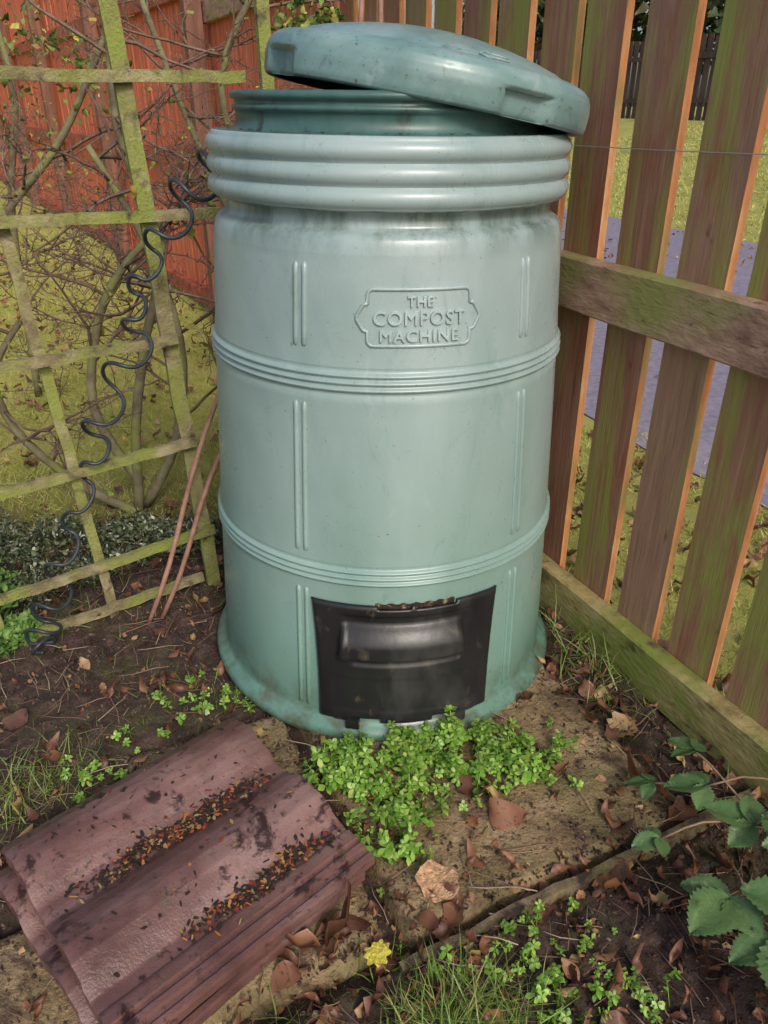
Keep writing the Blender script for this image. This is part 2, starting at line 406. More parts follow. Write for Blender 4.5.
text('THE',.027,.0235,.044); text('COMPOST',0,.032,.156); text('MACHINE',-.029,.027,.134)
blk=gmat('black_plastic',[(.3,(.010,.010,.011)),(.6,(.022,.022,.024)),(.8,(.06,.06,.06))],7,(1,1,.5),rough=.33,layers=[((.10,.085,.06),25,.60,.75,(1,1,.6)),((.07,.07,.07),5,.55,.75,(1,1,.4))],bumps=[(60,.25,.002)])
ha=math.radians(7.4)
V=[];F=[];nu,nv=84,72
zt,zb=.338,.044
for j in range(nv+1):
    v=j/nv; z=zb+(zt-zb)*v
    hw=math.radians(26.6+2.6*v**2+.6*(1-v))
    for i in range(nu+1):
        u=i/nu*2-1; ed=(1-abs(u))*hw*.385; e2=min(ed,(1-v)*.3,v*.3)
        off=.011-.006*max(0,1-e2/.010)**2
        if abs(u)<.70 and .50<v<.93:
            sv=sm(.50,.535,v)*(1-sm(.90,.93,v)); su=1-sm(.64,.70,abs(u)+ (.08*(.93-v)/.43))
            off-=.005*sv*su
        pu=abs(u+.06)+.16*(v-.70)
        if pu<.68 and .56<v<.86: 
            off+= .026*(1-sm(.60,.68,pu))*sm(.56,.62,v)*(1-sm(.70,.86,v)*.85)*(1-sm(.84,.86,v))
        if .10<v<.42 and abs(u)<.85: off-=.0018*sm(.10,.13,v)*(1-sm(.39,.42,v))*(1-sm(.80,.85,abs(u)))
        V.append(cyl(ha+u*hw,z,off))
def keep(u,v):
    if v>.975 and (abs(u-.10)<.40) and not abs(u-.05)<.03: return False
    if v<.06 and (.28<abs(u)<.62): return False
    if v<.03 and abs(u)>.8: return False
    return True
for j in range(nv):
    for i in range(nu):
        if keep((i+.5)/nu*2-1,(j+.5)/nv):
            k=j*(nu+1)+i; F.append((k,k+1,k+nu+2,k+nu+1))
o=mk('hatch_door',V,F,blk,bin_,True); md=o.modifiers.new('s','SOLIDIFY'); md.thickness=.008; md.offset=-1
V=[];F=[]
for j in range(9):
    for i in range(25):
        V.append(cyl(ha+math.radians(-11+24*i/24)+.02,.318+.022*j/8+.002*math.sin(i*1.7),.0018))
for j in range(8):
    for i in range(24): k=j*25+i; F.append((k,k+1,k+26,k+25))
mk('hatch_opening',V,F,gmat('compost_in_opening',[(.3,(.01,.006,.005)),(.55,(.05,.025,.015)),(.7,(.4,.3,.2))],60,bumps=[(60,1,.01)]),bin_,True)
V=[];F=[]
for u in (-.62,.62):
    an=ha+u*math.radians(26)
    p=[cyl(an-.035,.048,.012),cyl(an+.035,.048,.012)]
    beam(V,F,p[0],p[1],.016,.022)
mk('hatch_feet',V,F,blk,bin_)
lidp=[(.0,.055),(.20,.052),(.275,.045),(.286,.03),(.289,.002),(.298,-.001),(.304,.003),(.306,.010),(.3065,.034),(.304,.048),(.299,.059),(.289,.067),(.277,.0715),(.266,.0735),(.258,.0735),(.250,.077),(.235,.0835),(.20,.094),(.15,.105),(.10,.113),(.05,.117),(.001,.118)]
def lidrf(r,z,an):
    d=math.degrees(an); d=(d+180)%360-180
    for c0,w in ((30,10),(-60,9),(120,9),(-150,9)):
        t=abs(d-c0)
        if r>.285 and .0<z<.040: r-=.016*(1-sm(w*.75,w,t))
    return r
pp=[]
for i in range(len(lidp)-1):
    n=4 if 6<=i<=14 else 2
    for k in range(n):
        t=k/n; pp.append((.975*(lidp[i][0]*(1-t)+lidp[i+1][0]*t),lidp[i][1]*(1-t)+lidp[i+1][1]*t))
pp.append((lidp[-1][0],lidp[-1][1]))
lidm,nt,b=newmat('lid_plastic')
c=ramp(nt,noiseN(nt,5,(1,1,1),6,.6,.6),[(.3,(.12,.22,.215)),(.5,(.20,.325,.32)),(.7,(.30,.41,.41))])
f=ramp(nt,noiseN(nt,16,(1,1,1),8,.75,1),[(.56,(0,0,0)),(.72,(.8,.8,.8))]); c=mix(nt,f,c,(.06,.11,.095))
f=ramp(nt,noiseN(nt,90,(1,1,1),4,.7),[(.60,(0,0,0)),(.70,(.8,.8,.8))]); c=mix(nt,f,c,(.06,.07,.045))
f=ramp(nt,noiseN(nt,9,(1,1,1),8,.75,1.5),[(.58,(0,0,0)),(.75,(.5,.5,.5))]); c=mix(nt,f,c,(.52,.60,.61))
nt.links.new(c,b.inputs['Base Color']); b.inputs['Roughness'].default_value=.30; b.inputs['Specular IOR Level'].default_value=.65
bumpN(nt,b,[(noiseN(nt,5,(1,1,1),4),.25,.02),(noiseN(nt,120),.12,.002)])
lid=lathe('lid',pp,160,[lidm],bin_,None,lidrf)
lid.location=(.066,.0,1.196); lid.rotation_euler=(math.radians(-1.5),math.radians(9.4),math.radians(0))
V=[];F=[]
def lp(an,r,z): return Vector((r*math.sin(an),-r*math.cos(an),z))
def lz(r): return .0735+(.252-r)*.42 if r>.229 else .0835+(.229-r)*.30
for poly in ([(14,.245),(17,.23),(20,.23)],[(14,.245),(17,.251),(20,.251)],[(17,.235),(26,.235),(26,.248),(17,.248)]):
    tube([lp(math.radians(d),r,lz(r)+.0015) for d,r in poly],.0016,6,V,F)
ar=mk('lid_arrow',V,F,lidm,bin_,True); ar.location=lid.location; ar.rotation_euler=lid.rotation_euler
n=110; an=rng.uniform(-math.pi,math.pi,n); r=rng.uniform(.293,.322,n)
litm=gmat('dark_litter',[(.3,(.02,.012,.008)),(.7,(.12,.06,.03))],30,island=[(0,(.015,.01,.008)),(.6,(.08,.04,.02)),(.9,(.25,.12,.05)),(1,(.4,.25,.1))],bumps=None)
chip=([(-.5,-.2,0),(-.1,-.5,.1),(.4,-.35,0),(.5,.1,.12),(.1,.5,.02),(-.4,.35,.1)],[(0,1,2,3,4,5)])
scatter('litter',[chip],np.c_[r*np.sin(an),-r*np.cos(an),np.full(n,1.158)],rng.uniform(-.3,.3,n),rng.uniform(-.2,.2,n),rng.uniform(0,6,n),np.c_[rng.uniform(.003,.013,n),rng.uniform(.002,.006,n),np.full(n,.01)],litm,bin_)

# ================= ROOF TILES
tilem=gmat('brown_concrete_tile',[(.3,(.095,.045,.040)),(.5,(.165,.082,.073)),(.7,(.25,.135,.122))],7,rough=.36,
  layers=[((.33,.215,.20),4,.50,.78,(.5,2,1)),((.04,.018,.016),13,.58,.64,(1,1,1)),((.10,.09,.045),20,.60,.75,(1,1,1)),((.05,.026,.022),60,.58,.70,(1,1,1))],bumps=[(25,.3,.008),(240,.4,.003)])
tp=[(0,0),(.006,.010),(.02,.020),(.04,.032),(.065,.040),(.09,.042),(.115,.037),(.14,.026),(.158,.014),(.166,.010),(.196,.009),(.203,.012),(.22,.024),(.245,.036),(.275,.043),(.305,.040),(.33,.028),(.348,.016),(.356,.011),(.378,.010),(.384,.015),(.405,.016),(.407,.010),(.415,.010),(.417,.015),(.427,.014),(.429,.007),(.438,.006),(.440,.011),(.448,.010),(.45,.003)]
def tile_z(s):
    for i in range(len(tp)-1):
        if tp[i][0]<=s<=tp[i+1][0]:
            t=(s-tp[i][0])/(tp[i+1][0]-tp[i][0]); return tp[i][1]*(1-t)+tp[i+1][1]*t
    return 0
TL=.455
def tile(loc,rz,rx,ry):
    ss=sorted(set([round(x,4) for x in np.arange(0,.451,.006)]+[q[0] for q in tp])); n=len(ss); L=50
    V=[];F=[]
    for layer in (0,1):
        for i in range(L+1):
            x=-TL/2+TL*i/L
            for s in ss:
                z=tile_z(s) if layer==0 else max(-.004,tile_z(s)-.020)-.008
                ex=min(i,L-i); z2=z-(.0025 if ex==0 and layer==0 else 0)
                V.append((x+(.0035*nz(s,i,30)+.002*nz(s,i,90) if ex<2 else 0),.225-s,z2+.0012*nz(x,s,25)))
    m=(L+1)*n
    for i in range(L):
        for k in range(n-1):
            a=i*n+k; F.append((a,a+1,a+n+1,a+n)[::-1]); a+=m; F.append((a,a+1,a+n+1,a+n))
    for k in range(n-1):
        F.append((k,k+1,m+k+1,m+k)); a=L*n+k; F.append((a,a+1,m+a+1,m+a)[::-1])
    for i in range(L):
        a=i*n; F.append((a,a+n,m+a+n,m+a)); a+=n-1; F.append((a,a+n,m+a+n,m+a)[::-1])
    o=mk('roof_tile',V,F,tilem,None,False,loc); o.rotation_euler=(rx,ry,rz)
    o.data.polygons.foreach_set('use_smooth',[True]*len(o.data.polygons))
    o.data.set_sharp_from_angle(angle=math.radians(40))
    return o
ta=math.radians(43)
t1=tile((-.352,.868,.032),ta+math.radians(2.5),.0,0)
t2=tile((-.335,.880,.075),ta,math.radians(0),0)
n=1500; ch=rng.random(n)<.58; s=np.where(ch,rng.normal(.181,.011,n),rng.normal(.367,.009,n)); x=np.where(ch,rng.triangular(-.19,.02,.215,n),rng.triangular(-.10,.1,.22,n))
s+= .005*np.sin(x*40)
s=np.concatenate([s,rng.uniform(.03,.40,90)]); x=np.concatenate([x,rng.uniform(-.2,.2,90)]); n+=90
Z=np.array([tile_z(q) for q in s])+.0015+rng.uniform(0,.003,n)*(np.arange(n)<1500)
litc=gmat('tile_litter',[(.3,(.02,.012,.01)),(.7,(.06,.03,.02))],30,island=[(0,(.012,.008,.008)),(.66,(.035,.018,.014)),(.76,(.42,.045,.02)),(.86,(.60,.20,.04)),(.93,(.42,.34,.10)),(1,(.4,.3,.15))],bumps=None)
scatter('leaf_litter',[chip],np.c_[x,.225-s,Z],rng.uniform(-.35,.35,n)*(np.arange(n)<1500),rng.uniform(-.35,.35,n)*(np.arange(n)<1500),rng.uniform(0,6,n),np.c_[rng.uniform(.003,.015,n),rng.uniform(.002,.007,n),np.full(n,.01)],litc,t2)

# ================= TRELLIS
trm=gmat('mossy_trellis_wood',[(.3,(.14,.12,.055)),(.5,(.26,.22,.11)),(.7,(.42,.36,.22))],6,(3,3,3),rough=.85,layers=[((.25,.29,.06),6,.42,.58,(1,1,1)),((.08,.06,.035),16,.55,.68,(1,1,1))],bumps=[(50,.7,.008)])
V=[];F=[]
A0=Vector((-.48,1.82,0));dirp=Vector((-.24,-.13,0))
def tp_(k,z,lean=-.05): return A0+dirp*k+Vector((lean*z,.0,z))
for k,zt_,w in ((0,1.75,.036),(1,1.12,.025),(2,1.7,.026),(-.92,1.75,.028)):
    lean=-.05 if k!=1 else -.075
    if k==-.92: lean=0
    beam(V,F,tp_(k,-.05,lean),tp_(k,zt_,lean),.018,w,up=(-.88,-.47,0),seg=18,jit=.0025)
for z,dz,k0 in ((1.25,.0,-.95),(.98,.005,-.95),(.705,-.02,-.05),(.442,-.05,-.05),(.185,-.06,-.1),(.05,-.05,.1)):
    off=Vector((.010,-.020,0))
    beam(V,F,tp_(k0,z,-.05)+off,tp_(2.1,z+dz,-.06)+off,.016,.023,seg=18,jit=.0028)
mk('garden_trellis',V,F,trm)
canem=gmat('garden_cane',[(.3,(.22,.10,.07)),(.7,(.45,.26,.19))],20,rough=.7,bumps=None)
for p,q in (((-.614,1.645,0),(-.385,1.79,.62)),((-.585,1.66,0),(-.375,1.77,.50)),((-.12,2.02,0),(-.03,2.15,1.75)),((.02,2.05,0),(-.01,2.2,1.7))):
    p=Vector(p);q=Vector(q);V,F=tube([p.lerp(q,t)+Vector((.006*math.sin(t*7),0,0)) for t in np.linspace(0,1,9)],.0065,8); mk('garden_cane',V,F,canem,smooth=True)
ctrl=[(-.33,1.70,1.10),(-.40,1.71,1.04),(-.491,1.72,.923),(-.55,1.72,.817),(-.565,1.72,.716),(-.66,1.70,.56),(-.70,1.68,.43),(-.774,1.64,.263),(-.83,1.60,.10),(-.85,1.54,.03),(-.83,1.50,.012)]
def cat(ctrl,t):
    n=len(ctrl)-1; i=min(int(t*n),n-1); f=t*n-i
    P=[Vector(ctrl[max(0,min(n,i+k))]) for k in (-1,0,1,2)]
    return .5*((2*P[1])+(P[2]-P[0])*f+(2*P[0]-5*P[1]+4*P[2]-P[3])*f*f+(3*P[1]-P[0]-3*P[2]+P[3])*f**3)
pts=[]
for i in range(620):
    t=i/619; c0=cat(ctrl,t); tg=(cat(ctrl,min(1,t+.01))-cat(ctrl,max(0,t-.01))).normalized()
    s=tg.cross(Vector((0,1,0))).normalized(); w=tg.cross(s); ph=t*2*math.pi*12.5+.9*math.sin(t*9); R=.032+.009*math.sin(t*17)
    p=c0+s*R*math.cos(ph)+w*R*math.sin(ph)+tg*.008*math.sin(ph*2); p.z=max(.012,p.z); pts.append(p)
V,F=tube(pts,.0046,8); mk('spiral_hose',V,F,gmat('dark_hose',[(.3,(.02,.026,.034)),(.7,(.05,.06,.075))],20,rough=.4,bumps=None),smooth=True)

# ================= BARE TREE
barkm=gmat('bark',[(.3,(.10,.08,.05)),(.5,(.20,.17,.10)),(.7,(.30,.28,.15))],14,rough=.85,layers=[((.24,.26,.08),9,.48,.62,(1,1,1))],bumps=[(60,.6,.005)])
twigm=gmat('twig',[(.3,(.10,.06,.045)),(.7,(.27,.18,.13))],30,rough=.7,bumps=None)
tips=[]
def grow(V,F,p,d,L,r,depth,spread=.7):
    n=8; pts=[Vector(p)];rad=[r]; d=Vector(d).normalized()
    for i in range(n):
        d=(d+Vector([random.uniform(-.26,.26) for _ in range(3)])+Vector((0,0,.03))).normalized()
        pts.append(pts[-1]+d*L/n); rad.append(r*(1-.65*(i+1)/n))
        if depth<=1 and random.random()<.7:
            sd=(d.cross(Vector([random.uniform(-1,1) for _ in range(3)]))).normalized()
            tube([pts[-1],pts[-1]+(sd+d*.5)*random.uniform(.012,.035)],[rad[-1]*.9,.0012],4,V,F)
    tube(pts,rad,6 if r>.006 else 4,V,F)
    tips.append(pts[-1]); tips.append(pts[4])
    if depth>0:
        for k in range(random.choice((3,4)) if depth>1 else random.choice((2,3,4))):
            i=random.randint(2,n); sd=Vector([random.uniform(-1,1) for _ in range(3)]); sd.y*=.6
            nd=(d*.6+sd*spread).normalized()
            grow(V,F,pts[i],nd,L*random.uniform(.5,.8),rad[i]*.65,depth-1,spread)
tree=empty('bare_fruit_tree')
V=[];F=[]
limbs=[[(-.80,2.28,-.03),(-.98,2.25,.10),(-1.12,2.2,.30),(-1.13,2.15,.5),(-1.02,2.15,.66)],
 [(-.82,2.28,-.03),(-.78,2.26,.3),(-.70,2.25,.6),(-.62,2.25,.85),(-.70,2.25,1.15),(-.66,2.25,1.5)],
 [(-.80,2.28,.10),(-.90,2.26,.35),(-.84,2.24,.62),(-.72,2.2,.8),(-.55,2.2,.95)],
 [(-.79,2.28,.02),(-.66,2.25,.25),(-.60,2.24,.55),(-.66,2.24,.85),(-.78,2.24,1.1)],
 [(-1.5,2.6,0),(-1.4,2.55,.5),(-1.2,2.5,.85),(-.95,2.5,1.1),(-.75,2.5,1.4)],
 [(-.5,3.2,0),(-.55,3.1,.7),(-.7,3.0,1.2),(-.85,3.0,1.7)],
 [(-.45,2.9,0),(-.42,2.8,.8),(-.5,2.7,1.25),(-.3,2.7,1.6)],
 [(-1.6,3.4,0),(-1.5,3.3,.8),(-1.35,3.2,1.3),(-1.5,3.2,1.9)]]
for l in limbs:
    pts=[cat(l,t) for t in np.linspace(0,1,16)]
    r0=.017; tube(pts,[r0*(1-.5*i/15) for i in range(16)],9,V,F)
mk('trunk_and_limbs',V,F,barkm,tree,True)
V=[];F=[]
for l in limbs:
    for k in range(10):
        t=random.uniform(.3,1); p=cat(l,t); sd=Vector((random.uniform(-1,1),random.uniform(-.5,.5),random.uniform(-.25,.9)))
        grow(V,F,p,sd,random.uniform(.25,.55),.0055,2 if k<6 else 1)
mk('twigs',V,F,twigm,tree,True)
def leafmesh(w,curl,fold,n=6,serr=0,wave=0,asym=0,pw=.8):
    V=[];F=[]
    for i in range(n+1):
        t=i/n; hw=w*math.sin(math.pi*min(1,t**pw*.97+.015))**.8*(1+ (serr if i%2 else -serr))
        z=curl*t**2+wave*math.sin(t*7)
        sx=asym*math.sin(t*3)
        V+= [(-hw+sx,t,z+fold*hw+wave*math.sin(t*11)),(sx,t,z),(hw*(1-asym)+sx,t,z+fold*hw*(.6 if asym else 1)-wave*math.cos(t*9))]
    for i in range(n):
        a=3*i; F+=[(a,a+1,a+4,a+3),(a+1,a+2,a+5,a+4)]
    return (V,F)
dead=[leafmesh(.32,.35,.5,wave=.05),leafmesh(.4,-.3,.3,wave=.08,asym=.2),leafmesh(.28,.6,-.6,wave=.05),leafmesh(.42,-.5,.8,7,serr=.14,wave=.09,asym=-.15),leafmesh(.2,.9,1.2,wave=.1),leafmesh(.45,.3,.6,8,serr=.18,wave=.1,pw=1.1),leafmesh(.15,.3,1.5,wave=.12,asym=.3)]
deadm=gmat('dead_leaves',[(.3,(.09,.035,.02)),(.7,(.26,.12,.06))],40,rough=.5,island=[(0,(.05,.022,.018)),(.35,(.13,.05,.03)),(.62,(.25,.10,.05)),(.82,(.38,.19,.09)),(.93,(.50,.32,.16)),(1,(.58,.46,.14))],bumps=[(60,.3,.003)],layers=[((.04,.02,.015),80,.56,.66,(1,1,1))])
def onground(n,fn,z=.006):
    P=[]
    while len(P)<n:
        x,y=fn(); a,b_=toab(x,y)
        zz=gz(x,y)
        if onslab(a,b_): zz=max(zz,.014)
        P.append((x,y,zz+z))
    return np.array(P)
def free(x,y,pad=0):
    if (x-CX)**2+(y-CY)**2<(.412+pad)**2: return False
    dx,dy=x+.34,y-.88; c,s_=math.cos(ta),math.sin(ta); u=dx*c+dy*s_; v=-dx*s_+dy*c
    if abs(u)<.235 and abs(v)<.235: return False
    return toab(x,y)[0]<1.09-pad
def uni(x0,x1,y0,y1,dens=None):
    def f():
        while True:
            x,y=random.uniform(x0,x1),random.uniform(y0,y1)
            if free(x,y,.01) and (dens is None or random.random()<dens(x,y)): return x,y
    return f
def dleaf(x,y):
    a,b_=toab(x,y); d=.25
    if b_<.70: d=.5
    if a>.93: d=1
    if -.05<x<.35 and .6<y<.90: d=max(d,.8)
    if a<.42 and b_<1.0 and x>-.2: d=1
    if .15<a<.95 and .72<b_<1.2: d*=.5
    return d
P=onground(1500,uni(-1.2,.95,.5,2.3,dleaf),.005); n=len(P)
scatter('fallen_leaves',dead,P,rng.normal(0,.5,n),rng.normal(0,.5,n),rng.uniform(0,6.3,n),.009+rng.gamma(2.2,.0080,n),deadm)
def ff():
    return (random.uniform(-3.5,0),random.uniform(2.3,8))
def ff2():
    return ab(random.uniform(1.2,7),random.uniform(-.5,9))
Q=np.array([(*ff(),.025) for _ in range(1300)]+[(*ff2(),.014) for _ in range(800)]+[(*ab(random.uniform(1.18,2.1),random.uniform(0,4)),.012) for _ in range(1100)]); n=len(Q)
k=[i for i in range(n) if i>=1300 or toab(Q[i][0],Q[i][1])[0]<1.0]; Q=Q[k]; n=len(Q)
scatter('fallen_leaves.001',dead,Q,rng.normal(0,.4,n),rng.normal(0,.4,n),rng.uniform(0,6.3,n),rng.uniform(.02,.05,n),deadm)
def bigleaf(name,loc,s,col,rz,rx=0.1,ry=0,lob=.07):
    V=[];F=[];n=44
    V.append((0,0,.0))
    for k in range(n):
        an=2*math.pi*k/n; r=1+.06*math.cos(5*an+1)+lob*math.sin(9*an)+.02*(k%2)
        for q in (.33,.66,1): V.append((r*q*math.cos(an),r*q*math.sin(an)*.85,.20*q*q*math.cos(2*an)+.14*q*q+.05*math.cos(5*an)*q+.03*math.sin(11*an)*q*q))
    for k in range(n):
        a=1+3*k;b2=1+3*((k+1)%n); F+=[(0,a,b2),(a,a+1,b2+1,b2),(a+1,a+2,b2+2,b2+1)]
    tube([(0,-.75,0),(.1,-1.3,.1),(.3,-1.6,.12)],.025,5,V,F)
    m=gmat(name+'_skin',[(.3,tuple(c*.55 for c in col)),(.5,col),(.66,tuple(min(1,c*1.35) for c in col))],3,rough=.6,layers=[((.14,.06,.03),4,.60,.7,(1,1,1))],bumps=[(5,.6,.1)])
    o=mk(name,V,F,m,None,True,loc); o.scale=(s,s,s); o.rotation_euler=(rx,ry,rz)
bigleaf('dry_leaf',(.092,.86,.030),.037,(.66,.40,.22),-.5,.25,.1,.03)
bigleaf('yellow_leaf',(-.01,.735,.030),.020,(.80,.68,.10),.4,.2,-.2,.16)
import bmesh; bm=bmesh.new(); bmesh.ops.create_icosphere(bm,subdivisions=1,radius=.5)
cl=[]
for k in range(4):
    vs=[tuple(v.co*(1+random.uniform(-.3,.3))) for v in bm.verts]; cl.append((vs,[tuple(v.index for v in f.verts) for f in bm.faces]))
bm.free()
clodm=gmat('soil_crumbs',[(.3,(.03,.017,.013)),(.7,(.09,.052,.042))],60,rough=.9,island=[(0,(.016,.009,.008)),(.6,(.065,.036,.028)),(.90,(.15,.095,.07)),(1,(.36,.27,.2))],bumps=[(200,.5,.003)])
def dsoil(x,y):
    a,b_=toab(x,y)
    if onslab(a,b_):
        e=slabedge(a,b_); return .16+.75*math.exp(-(e/.045)**2)+(.5 if nz(x,y,9,2)>.12 else 0)
    return .85
P=onground(19000,uni(-1.25,1.0,.5,2.2,dsoil),-.001); n=len(P)
scatter('soil_crumbs',cl,P,rng.uniform(0,6,n),rng.uniform(0,6,n),rng.uniform(0,6,n),np.c_[rng.gamma(1.6,.0035,n)+.0015,rng.gamma(1.6,.003,n)+.0015,rng.gamma(1.6,.002,n)+.001],clodm,smooth=False)
tw=tube([(0,-.5,0),(.02,-.2,.02),(-.02,.2,.01),(.02,.5,.0)],[.010,.012,.010,.006],4)
tw=([tuple(v) for v in tw[0]],tw[1])
P=onground(1100,uni(-1.2,1.0,.5,2.2,lambda x,y:min(1,dleaf(x,y)+.2)),.006); n=len(P)
scatter('twig_debris',[tw],P,rng.normal(0,.12,n),rng.normal(0,.12,n),rng.uniform(0,6.3,n),rng.uniform(.02,.12,n),gmat('debris_twig',[(.3,(.10,.05,.035)),(.7,(.30,.20,.13))],20,island=[(0,(.08,.04,.03)),(.7,(.28,.17,.12)),(1,(.55,.45,.32))],bumps=None))
# ================= GRASS
def blade(bend,w=.035):
    V=[];F=[]
    for i in range(4):
        t=i/3; hw=w*(1-t)**.6; V+=[(-hw,bend*t*t,t*(1-.25*bend*t)),(hw,bend*t*t,t*(1-.25*bend*t))]
    for i in range(3): F.append((2*i,2*i+1,2*i+3,2*i+2))
    return (V,F)
blades=[blade(.2),blade(.5),blade(.9),blade(1.3,.03)]
grm=gmat('grass_blades',[(.3,(.30,.34,.06)),(.7,(.50,.48,.14))],3,rough=.55,island=[(0,(.22,.30,.045)),(.5,(.42,.45,.08)),(.8,(.56,.52,.16)),(1,(.68,.56,.28))],bumps=None)
grm2=gmat('rough_grass_blades',[(.3,(.08,.16,.025)),(.7,(.20,.30,.05))],3,rough=.5,island=[(0,(.08,.18,.025)),(.5,(.20,.36,.055)),(.8,(.38,.36,.12)),(1,(.55,.45,.25))],bumps=None)
P=[];sc=[]
while len(P)<75000:
    y=2.1+6.5*random.random()**1.7; x=random.uniform(-.75*y,.3)
    a,b_=toab(x,y)
    if a>1.06 or random.random()>lawnmask(x,y)*1.0: continue
    P.append((x,y,gz(x,y)-.002)); s=random.uniform(.015,.036); sc.append((s*(.8+.25*y),s,s*(1.0)))
n=len(P); scatter('lawn_grass',blades,P,rng.normal(0,.7,n),rng.normal(0,.7,n),rng.uniform(0,6.3,n),sc,grm)
P=[];sc=[]
while len(P)<26000:
    a=random.uniform(1.18,2.2); b_=random.uniform(-.4,1)+5.5*random.random()**1.4; x,y=ab(a,b_)
    if nz(x,y,6,7)<-.15: continue
    P.append((x,y,0)); s=random.uniform(.012,.038); sc.append((s*(1+.15*y),s,s))
while len(P)<50000:
    a=6.5+8.3*random.random(); b_=random.uniform(-1,14); x,y=ab(a,b_)
    P.append((x,y,gz(x,y))); s=random.uniform(.05,.08); sc.append((s*3,s,s))
n=len(P); scatter('verge_grass',blades,P,rng.normal(0,.7,n),rng.normal(0,.7,n),rng.uniform(0,6.3,n),sc,grm)
tufts=[(.10,.635,.035,520,.07),(.17,.645,.03,240,.06),(.04,.66,.03,90,.055),(-.68,1.10,.05,190,.055),(-.76,1.02,.05,190,.06),(-.62,1.15,.06,130,.035),(.60,1.42,.05,90,.08),(.52,1.48,.05,120,.09),(.66,1.28,.05,80,.07),(.45,1.38,.06,90,.06),(.75,1.12,.05,60,.06),(-.05,.78,.05,40,.04),(.50,1.25,.07,60,.05),(-.48,1.42,.07,60,.035),(-1.0,1.6,.15,200,.05),(-.7,1.9,.2,300,.05),(.45,1.62,.04,90,.08),(-.12,.60,.06,70,.06),(-.6,1.3,.15,260,.018),(.72,1.2,.04,60,.09),(-.4,1.28,.06,90,.025)]
P=[];sc=[]
for x0,y0,rd,nn,L in tufts:
    for _ in range(nn):
        x=random.gauss(x0,rd);y=random.gauss(y0,rd)
        if not free(x,y): continue
        P.append((x,y,gz(x,y))); s=L*random.uniform(.5,1.3); sc.append((s*.5,s,s))
n=len(P); scatter('grass_tufts',blades,P,rng.normal(0,.6,n),rng.normal(0,.6,n),rng.uniform(0,6.3,n),sc,grm2)
# ================= CHICKWEED
def sprig():
    V=[];F=[]
    tube([(0,0,0),(.05,.02,.5),(0,.0,1)],.03,4,V,F)
    for lvl,(z,rs,cnt) in enumerate(((.45,.55,3),(.75,.5,4),(1.0,.38,4))):
        a0=random.uniform(0,6)
        for k in range(cnt):
            an=a0+k*2*math.pi/cnt+random.uniform(-.3,.3); L=rs*random.uniform(.7,1.2); pit=random.uniform(-.2,.6)
            base=len(V); dx,dy=math.cos(an),math.sin(an)
            for t,hw in ((.1,.04),(.45,.27),(.75,.33),(1.0,.18),(1.12,0)):
                zz=z+pit*L*t-.35*L*t*t*.5
                if hw==0: V.append((dx*L*t,dy*L*t,zz)); continue
                V.append((dx*L*t-dy*hw*L,dy*L*t+dx*hw*L,zz+.07*L)); V.append((dx*L*t+dy*hw*L,dy*L*t-dx*hw*L,zz+.07*L))
            for i in range(3): a=base+2*i; F.append((a,a+1,a+3,a+2))
            F.append((base+6,base+7,base+8))
    return ([tuple(v) for v in V],F)
sprigs=[sprig() for _ in range(9)]
blobs=[(-.045,1.10,.042,1),(.02,1.01,.038,.8),(-.075,1.135,.028,.6),(.07,1.16,.042,.9),(.13,1.22,.03,.6),(.20,1.165,.038,.75),(.27,1.13,.034,.6),(.32,1.14,.03,.5),(.03,.94,.026,.35),(.15,1.11,.035,.4)]
P=[]
for x0,y0,rd,w in blobs:
    for _ in range(int(120*w)):
        x=random.gauss(x0,rd);y=random.gauss(y0,rd*.95)
        if not free(x,y,.005) or nz(x,y,26,4)<-.12: continue
        z=gz(x,y); P.append((x,y,max(z,.014)))
nb=len(P)
for x0,y0,rd,nn in ((.27,.70,.06,34),(.36,.66,.05,20),(.22,.78,.03,14),(-.37,1.37,.04,22),(-.60,1.12,.05,18),(-.44,1.33,.05,14),(.33,.76,.03,8),(.10,.72,.03,12),(-.52,1.22,.04,14),(.03,.90,.02,10)):
    for _ in range(nn):
        x=random.gauss(x0,rd);y=random.gauss(y0,rd)
        if free(x,y): P.append((x,y,gz(x,y)))
n=len(P); s=rng.uniform(.012,.034,n); s[nb:]*=.72
cwm=gmat('chickweed_leaf',[(.3,(.13,.28,.025)),(.7,(.26,.46,.06))],20,rough=.4,island=[(0,(.07,.18,.02)),(.5,(.20,.39,.05)),(.9,(.38,.56,.12)),(1,(.55,.58,.18))],bumps=None)
scatter('chickweed_plant',sprigs,P,rng.normal(0,.4,n),rng.normal(0,.4,n),rng.uniform(0,6.3,n),np.c_[s,s,s*rng.uniform(.8,1.9,n)],cwm)
# ================= BRAMBLE
def serr_leaf():
    V=[];F=[];n=22
    for i in range(n+1):
        t=i/n; hw=.37*math.sin(math.pi*(t**.72*.96+.02))**.9; s=(.03 if i%2 else -.022)
        for q,zq in ((-1,.09),(-.5,.085),(0,0),(.5,.085),(1,.09)):
            w=hw*abs(q)+(s if abs(q)==1 else 0)
            V.append(((w if q>0 else -w) if q else 0, t+abs(q)*.07*math.sin(math.pi*t), zq-.26*t*t+(.022 if i%2 else 0)*(1 if abs(q)>.3 else 0)))
    for i in range(n):
        for k in range(4): a=5*i+k; F.append((a,a+1,a+6,a+5))
    return (V,F)
SL=serr_leaf()
brm=gmat('bramble_leaf',[(.3,(.045,.11,.035)),(.6,(.10,.19,.065)),(.75,(.19,.29,.12))],14,rough=.36,island=[(0,(.06,.13,.045)),(1,(.15,.25,.09))],layers=[((.27,.33,.17),40,.58,.75,(1,1,1)),((.06,.05,.025),22,.60,.68,(1,1,1))],bumps=[(80,.5,.004)])
